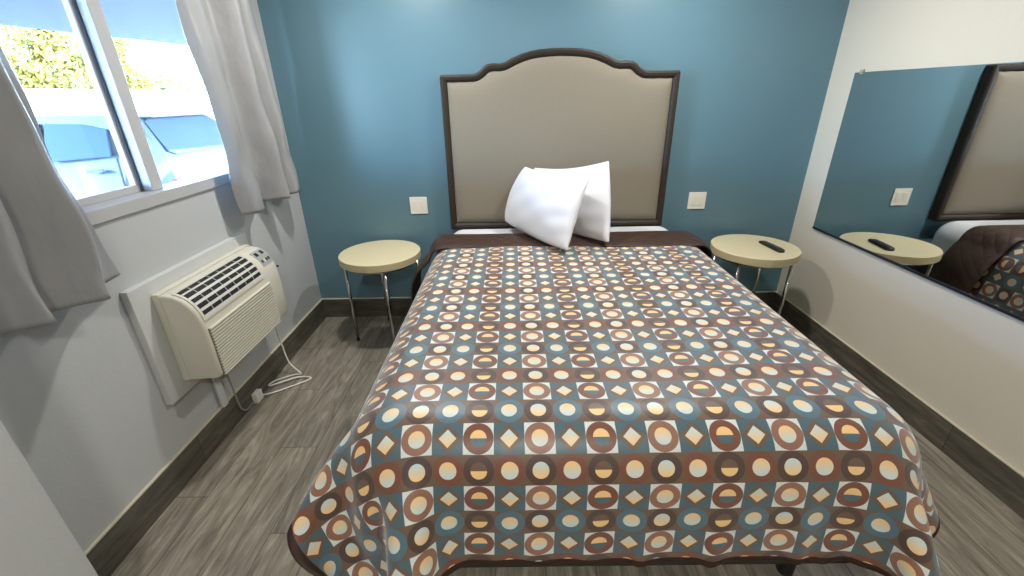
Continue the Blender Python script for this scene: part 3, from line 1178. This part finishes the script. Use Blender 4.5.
# ------------------------------------------------------------------ ceiling lights
def ceiling_light(x, y, watts, label, size=0.12):
    t = empty('ceiling_light', (x, y, H))
    tag(t, label, 'ceiling light', 'flush ceiling lights over the bed')
    bm = bmesh.new()
    bmesh.ops.create_cone(bm, cap_ends=True, segments=48, radius1=0.125, radius2=0.15, depth=0.03, matrix=Matrix.Translation((0, 0, -0.0155)))
    from_bm('trim_ring', bm, M_WHITE_PL, t)
    em = NB('lamp_diffuser')
    em.set(Base_Color=(0.9, 0.9, 0.9, 1))
    em.b.inputs['Emission Color'].default_value = (1, 0.93, 0.82, 1)
    em.b.inputs['Emission Strength'].default_value = 3.0
    bm = bmesh.new()
    bmesh.ops.create_cone(bm, cap_ends=True, segments=48, radius1=0.11, radius2=0.115, depth=0.006, matrix=Matrix.Translation((0, 0, -0.0335)))
    from_bm('diffuser', bm, em.m, t)
    l = bpy.data.lights.new('bulb', 'AREA')
    l.shape = 'DISK'
    l.size = size
    l.energy = watts
    l.color = LAMP
    lo = bpy.data.objects.new('bulb', l)
    COL.objects.link(lo)
    lo.parent = t
    lo.location = (0, 0, -0.039)
    return t


LAMP = (1.0, 0.975, 0.93)
ceiling_light(0.86, -0.78, 25, 'flush ceiling light nearer the window, over the left of the bed')
ceiling_light(2.43, -0.78, 25, 'flush ceiling light nearer the mirror, over the right of the bed')
ceiling_light(1.65, -3.8, 36, 'added fill light at the ceiling behind the camera', 0.22)  # added fill lamp out of view, brightens the near floor and curtain

# ------------------------------------------------------------------ outside
M_ASPH = simple('grey_concrete_ground', (120, 120, 122), 0.9, 0, 0.1, 0, 5)
M_STUCCO = simple('white_stucco', (226, 226, 224), 0.9, 0, 0.03, 0, 6)
M_SOFFIT = simple('pale_soffit_paint', (116, 115, 112), 0.7)
M_LEAF = simple('sunlit_leaf', (124, 103, 22), 0.6, 0, 0.35, 0, 3)
M_LEAF2 = simple('pale_leaf', (142, 128, 62), 0.6, 0, 0.3, 0, 3)
M_BARK = simple('grey_bark', (104, 92, 80), 0.9, 0, 0.2, 0, 20)
box_obj('ground', [(-60, -WT, -12, 60, -0.25, -0.05)], M_ASPH, kind='structure')
# covered walkway roof; its front edge runs slightly away from the building
V = [(-WT, -7, 2.42), (-5.95, -6.0, 2.40), (-3.0, 8.2, 2.40), (-WT, 8.2, 2.42)]
V += [(x, y, z + 0.16) for x, y, z in V]
from_data('porch_roof', V, [(0, 1, 2, 3), (7, 6, 5, 4), (0, 4, 5, 1), (1, 5, 6, 2), (2, 6, 7, 3), (3, 7, 4, 0)], M_SOFFIT, kind='structure')
box_obj('boundary_wall', [(-12.3, -12.0, -6, 34, -0.05, 1.98)], M_STUCCO, kind='structure')
tag(bpy.data.objects['boundary_wall'], 'white wall at the far side of the parking area', 'wall')
del bpy.data.objects['boundary_wall']['category']


def tree(x, y, h, rad, nleaf, leaf, label, seed, leafmat):
    t = empty('tree', (x, y, -0.05))
    tag(t, label, 'tree', 'trees beyond the white wall')
    rs = np.random.RandomState(seed)
    blobs = []
    for k in range(15):
        a = rs.rand() * 6.28
        rr_ = rad * (0.15 + 0.75 * rs.rand())
        blobs.append((rr_ * math.cos(a), rr_ * math.sin(a), h * (0.35 + 0.5 * rs.rand()), rad * (0.3 + 0.25 * rs.rand())))
    bm = bmesh.new()
    bmesh.ops.create_cone(bm, cap_ends=True, segments=10, radius1=0.16, radius2=0.07, depth=h * 0.6, matrix=Matrix.Translation((0, 0, h * 0.3)))
    for b in blobs[:7]:
        tube(bm, (0, 0, h * 0.28), (b[0], b[1], b[2]), 0.035, 7)
    from_bm('trunk', bm, M_BARK, t)
    V, F = [], []
    for k in range(nleaf):
        b = blobs[rs.randint(len(blobs))]
        d = rs.normal(size=3)
        d /= np.linalg.norm(d)
        c_ = np.array(b[:3]) + d * b[3] * (0.55 + 0.5 * rs.rand())
        n_ = rs.normal(size=3)
        n_ /= np.linalg.norm(n_)
        u_ = np.cross(n_, rs.normal(size=3))
        u_ /= np.linalg.norm(u_) + 1e-9
        w_ = np.cross(n_, u_)
        L = leaf * (0.7 + 0.6 * rs.rand())
        i0 = len(V)
        V += [c_ - u_ * L, c_ + w_ * L * 0.45, c_ + u_ * L, c_ - w_ * L * 0.45]
        F.append((i0, i0 + 1, i0 + 2, i0 + 3))
    from_data('foliage', V, F, leafmat, t)
    return t


tree(-23.5, 22.6, 6.8, 2.6, 13000, 0.14, 'dense yellow-green tree beyond the wall, leftmost seen through the window', 1, M_LEAF)
tree(-16.8, 18.7, 5.0, 1.75, 9000, 0.11, 'yellow-green tree beyond the wall, just left of the window mullion', 2, M_LEAF)
tree(-17.5, 24.2, 4.6, 1.6, 3600, 0.11, 'small pale tree beyond the wall, just right of the window mullion', 3, M_LEAF2)
tree(-18.0, 29.2, 5.2, 2.1, 3600, 0.11, 'thin pale tree beyond the wall, beside the right curtain', 4, M_LEAF2)

# parked hatchback, rear towards the room
car = empty('car', (-2.42, 2.86, -0.05))
tag(car, 'white hatchback parked outside the window with its rear to the room', 'car')
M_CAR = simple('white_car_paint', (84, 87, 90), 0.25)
M_CARGL = simple('tinted_car_glass', (60, 69, 88), 0.15, spec=0.2)
M_TAIL = simple('red_tail_lamp', (150, 60, 90), 0.2)
PRF = [(-0.02, 0.30), (0.06, 0.42), (0.06, 0.62), (0.0, 0.72), (-0.01, 0.92), (-0.05, 1.04), (-0.16, 1.22), (-0.30, 1.42), (-0.36, 1.475), (-0.60, 1.51), (-1.20, 1.535), (-1.9, 1.51), (-2.3, 1.44), (-2.75, 1.2), (-3.05, 1.06), (-3.5, 0.99), (-4.0, 0.86), (-4.15, 0.7), (-4.18, 0.45), (-4.12, 0.28),
       (-3.78, 0.26), (-3.74, 0.5), (-3.6, 0.64), (-3.42, 0.69), (-3.24, 0.64), (-3.10, 0.5), (-3.06, 0.26), (-1.22, 0.26), (-1.18, 0.5), (-1.04, 0.64), (-0.86, 0.69), (-0.68, 0.64), (-0.54, 0.5), (-0.50, 0.28)]


def car_hw(x, z):
    w = 0.875
    if z > 0.98:
        w -= (z - 0.98) * 0.42
    if x > -0.5:
        w -= 0.10 * ((x + 0.5) / 0.5) ** 2
    if x < -3.4:
        w -= 0.16 * ((-3.4 - x) / 0.75) ** 2
    return w


fr = [-1, -0.97, -0.88, -0.6, -0.2, 0.2, 0.6, 0.88, 0.97, 1]
V, F = [], []
npf = len(PRF)
for f in fr:
    for (x, z) in PRF:
        e = max(0, abs(f) - 0.88) / 0.12
        V.append((x * (1 - 0.004 * e) - 0.0, f * car_hw(x, z), z - 0.02 * e * (1 if z > 1.3 else 0)))
for i in range(len(fr) - 1):
    for k in range(npf):
        k2 = (k + 1) % npf
        F.append((i * npf + k, i * npf + k2, (i + 1) * npf + k2, (i + 1) * npf + k))
F.append(tuple(range(npf))[::-1])
F.append(tuple((len(fr) - 1) * npf + k for k in range(npf)))
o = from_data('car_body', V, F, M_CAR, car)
bm = bmesh.new()
bm.from_mesh(o.data)
bmesh.ops.triangulate(bm, faces=[f_ for f_ in bm.faces if len(f_.verts) > 4])
bmesh.ops.recalc_face_normals(bm, faces=bm.faces)
bm.to_mesh(o.data)
bm.free()
o.data.polygons.foreach_set('use_smooth', [len(p.vertices) == 4 for p in o.data.polygons])


def side_panel(name, pts, mat, off, side, parent=car):
    V = [(x, side * (car_hw(x, z) + off), z) for x, z in pts] + [(x, side * (car_hw(x, z) - 0.02), z) for x, z in pts]
    n_ = len(pts)
    F = [tuple(range(n_)), tuple(range(n_, 2 * n_))[::-1]] + [(i, (i + 1) % n_, n_ + (i + 1) % n_, n_ + i) for i in range(n_)]
    return from_data(name, V, F, mat, parent)


for sd in (-1, 1):
    side_panel('rear_side_window', [(-0.62, 1.08), (-1.36, 1.03), (-1.36, 1.43), (-0.95, 1.42), (-0.66, 1.36)], M_CARGL, 0.006, sd)
    side_panel('front_side_window', [(-1.42, 1.03), (-2.55, 1.04), (-2.1, 1.40), (-1.42, 1.43)], M_CARGL, 0.006, sd)
    side_panel('door_handle', [(-0.72, 0.915), (-0.90, 0.905), (-0.90, 0.935), (-0.72, 0.945)], M_CAR, 0.03, sd)
    side_panel('door_seam', [(-0.55, 0.72), (-0.565, 0.72), (-0.565, 1.06), (-0.55, 1.06)], M_RUBBER, 0.003, sd)
    V = []
    for (x, z, w) in ((0.03, 0.66, 0.80), (0.008, 0.80, 0.81), (0.006, 0.86, 0.60), (0.03, 0.70, 0.58)):
        V.append((x + 0.012, sd * (w - 0.02), z))
    V += [(x - 0.05, y, z) for x, y, z in V]
    from_data('tail_lamp', V, [(0, 1, 2, 3), (7, 6, 5, 4), (0, 4, 5, 1), (1, 5, 6, 2), (2, 6, 7, 3), (3, 7, 4, 0)], M_TAIL, car)
V = []
for (x, z, w) in ((-0.055, 1.05, 0.70), (-0.062, 1.03, 0.60), (-0.19, 1.235, 0.66), (-0.318, 1.41, 0.56)):
    V.append((x, z, w))
pts = [(-0.055, -0.58, 1.06), (-0.07, -0.68, 1.11), (-0.19, -0.64, 1.27), (-0.30, -0.59, 1.42), (-0.325, -0.52, 1.45)]
pts = pts + [(x, -y, z) for x, y, z in pts[::-1]]
nrm = np.array([0.80, 0, 0.6])
V = [tuple(np.array(p) + nrm * 0.014) for p in pts] + [tuple(np.array(p) - nrm * 0.04) for p in pts]
n_ = len(pts)
F = [tuple(range(n_)), tuple(range(n_, 2 * n_))[::-1]] + [(i, (i + 1) % n_, n_ + (i + 1) % n_, n_ + i) for i in range(n_)]
rw = from_data('rear_window', V, F, M_CARGL, car)
bm = bmesh.new()
tube(bm, (-0.05, 0.25, 1.085), (-0.09, -0.25, 1.12), 0.012, 8)
from_bm('wiper', bm, M_BLACK, rw)
bm = bmesh.new()
box(bm, -0.42, -0.22, -0.56, 0.56, 1.47, 1.495)
bevel(from_bm('spoiler', bm, M_CAR, car), 0.01, 2)
for x in (-0.86, -3.42):
    for sd in (-1, 1):
        bm = bmesh.new()
        tube(bm, (x, sd * 0.66, 0.33), (x, sd * 0.86, 0.33), 0.33, 32)
        wh = bevel(from_bm('wheel', bm, M_RUBBER, car), 0.03, 3)
        bm = bmesh.new()
        tube(bm, (x, sd * 0.85, 0.33), (x, sd * 0.868, 0.33), 0.21, 24)
        from_bm('hubcap', bm, simple('grey_alloy', (170, 172, 176), 0.3, 0.8), wh)

# ------------------------------------------------------------------ daylight
wd = bpy.data.worlds.new('World')
SC.world = wd
wd.use_nodes = True
nt = wd.node_tree
bg = nt.nodes['Background']
sky = nt.nodes.new('ShaderNodeTexSky')
sky.sky_type = 'NISHITA'
sky.sun_disc = False
sky.sun_elevation = math.radians(42)
sky.sun_rotation = math.radians(100)
mixn = nt.nodes.new('ShaderNodeMix')
mixn.data_type = 'RGBA'
mixn.blend_type = 'MULTIPLY'
mixn.inputs[0].default_value = 1.0
mixn.inputs[7].default_value = (0.62, 0.90, 1.32, 1)
nt.links.new(sky.outputs[0], mixn.inputs[6])
nt.links.new(mixn.outputs[2], bg.inputs[0])
bg.inputs[1].default_value = 10.0
sl = bpy.data.lights.new('sun', 'SUN')
sl.energy = 24.0
sl.angle = 0.01
sl.color = (0.82, 0.92, 1.0)
so = bpy.data.objects.new('sun', sl)
COL.objects.link(so)
so.rotation_euler = Vector((-0.72, 0.25, -0.68)).to_track_quat('-Z', 'Y').to_euler()
pl = bpy.data.lights.new('window_portal', 'AREA')
pl.shape = 'RECTANGLE'
pl.size = WY1 - WY0
pl.size_y = WZ1 - WZ0
pl.cycles.is_portal = True
po = bpy.data.objects.new('window_portal', pl)
COL.objects.link(po)
po.location = (-WT - 0.01, (WY0 + WY1) / 2, (WZ0 + WZ1) / 2)
po.rotation_euler = Vector((1, 0, 0)).to_track_quat('-Z', 'Z').to_euler()

# ------------------------------------------------------------------ camera
f_px = 433.606
yaw, pitch, roll = -0.0075003, 0.4187543, -0.0194073
cy_, sy_ = math.cos(yaw), math.sin(yaw)
fw = Vector((sy_ * math.cos(pitch), cy_ * math.cos(pitch), -math.sin(pitch)))
rv = Vector((cy_, -sy_, 0))
uvv = rv.cross(fw)
r2 = math.cos(roll) * rv + math.sin(roll) * uvv
u2 = -math.sin(roll) * rv + math.cos(roll) * uvv
cam = bpy.data.cameras.new('camera')
cam.sensor_width = 36
cam.lens = f_px / 1024 * 36
cam.clip_start = 0.02
co = bpy.data.objects.new('camera', cam)
COL.objects.link(co)
Mx = Matrix(((r2.x, u2.x, -fw.x), (r2.y, u2.y, -fw.y), (r2.z, u2.z, -fw.z))).to_4x4()
Mx.translation = Vector((1.5124692, -3.0637459, 1.5848606))
co.matrix_world = Mx
SC.camera = co

SC.view_settings.view_transform = 'Standard'
SC.view_settings.look = 'None'
SC.view_settings.exposure = 0.0
SC.view_settings.gamma = 1.0
SC.view_settings.use_curve_mapping = False
try:
    SC.cycles.use_denoising = True
    SC.cycles.max_bounces = 10
    SC.cycles.diffuse_bounces = 5
    SC.cycles.glossy_bounces = 5
    SC.cycles.transparent_max_bounces = 12
    SC.cycles.caustics_reflective = False
    SC.cycles.caustics_refractive = False
    SC.cycles.sample_clamp_indirect = 6.0
except Exception:
    pass
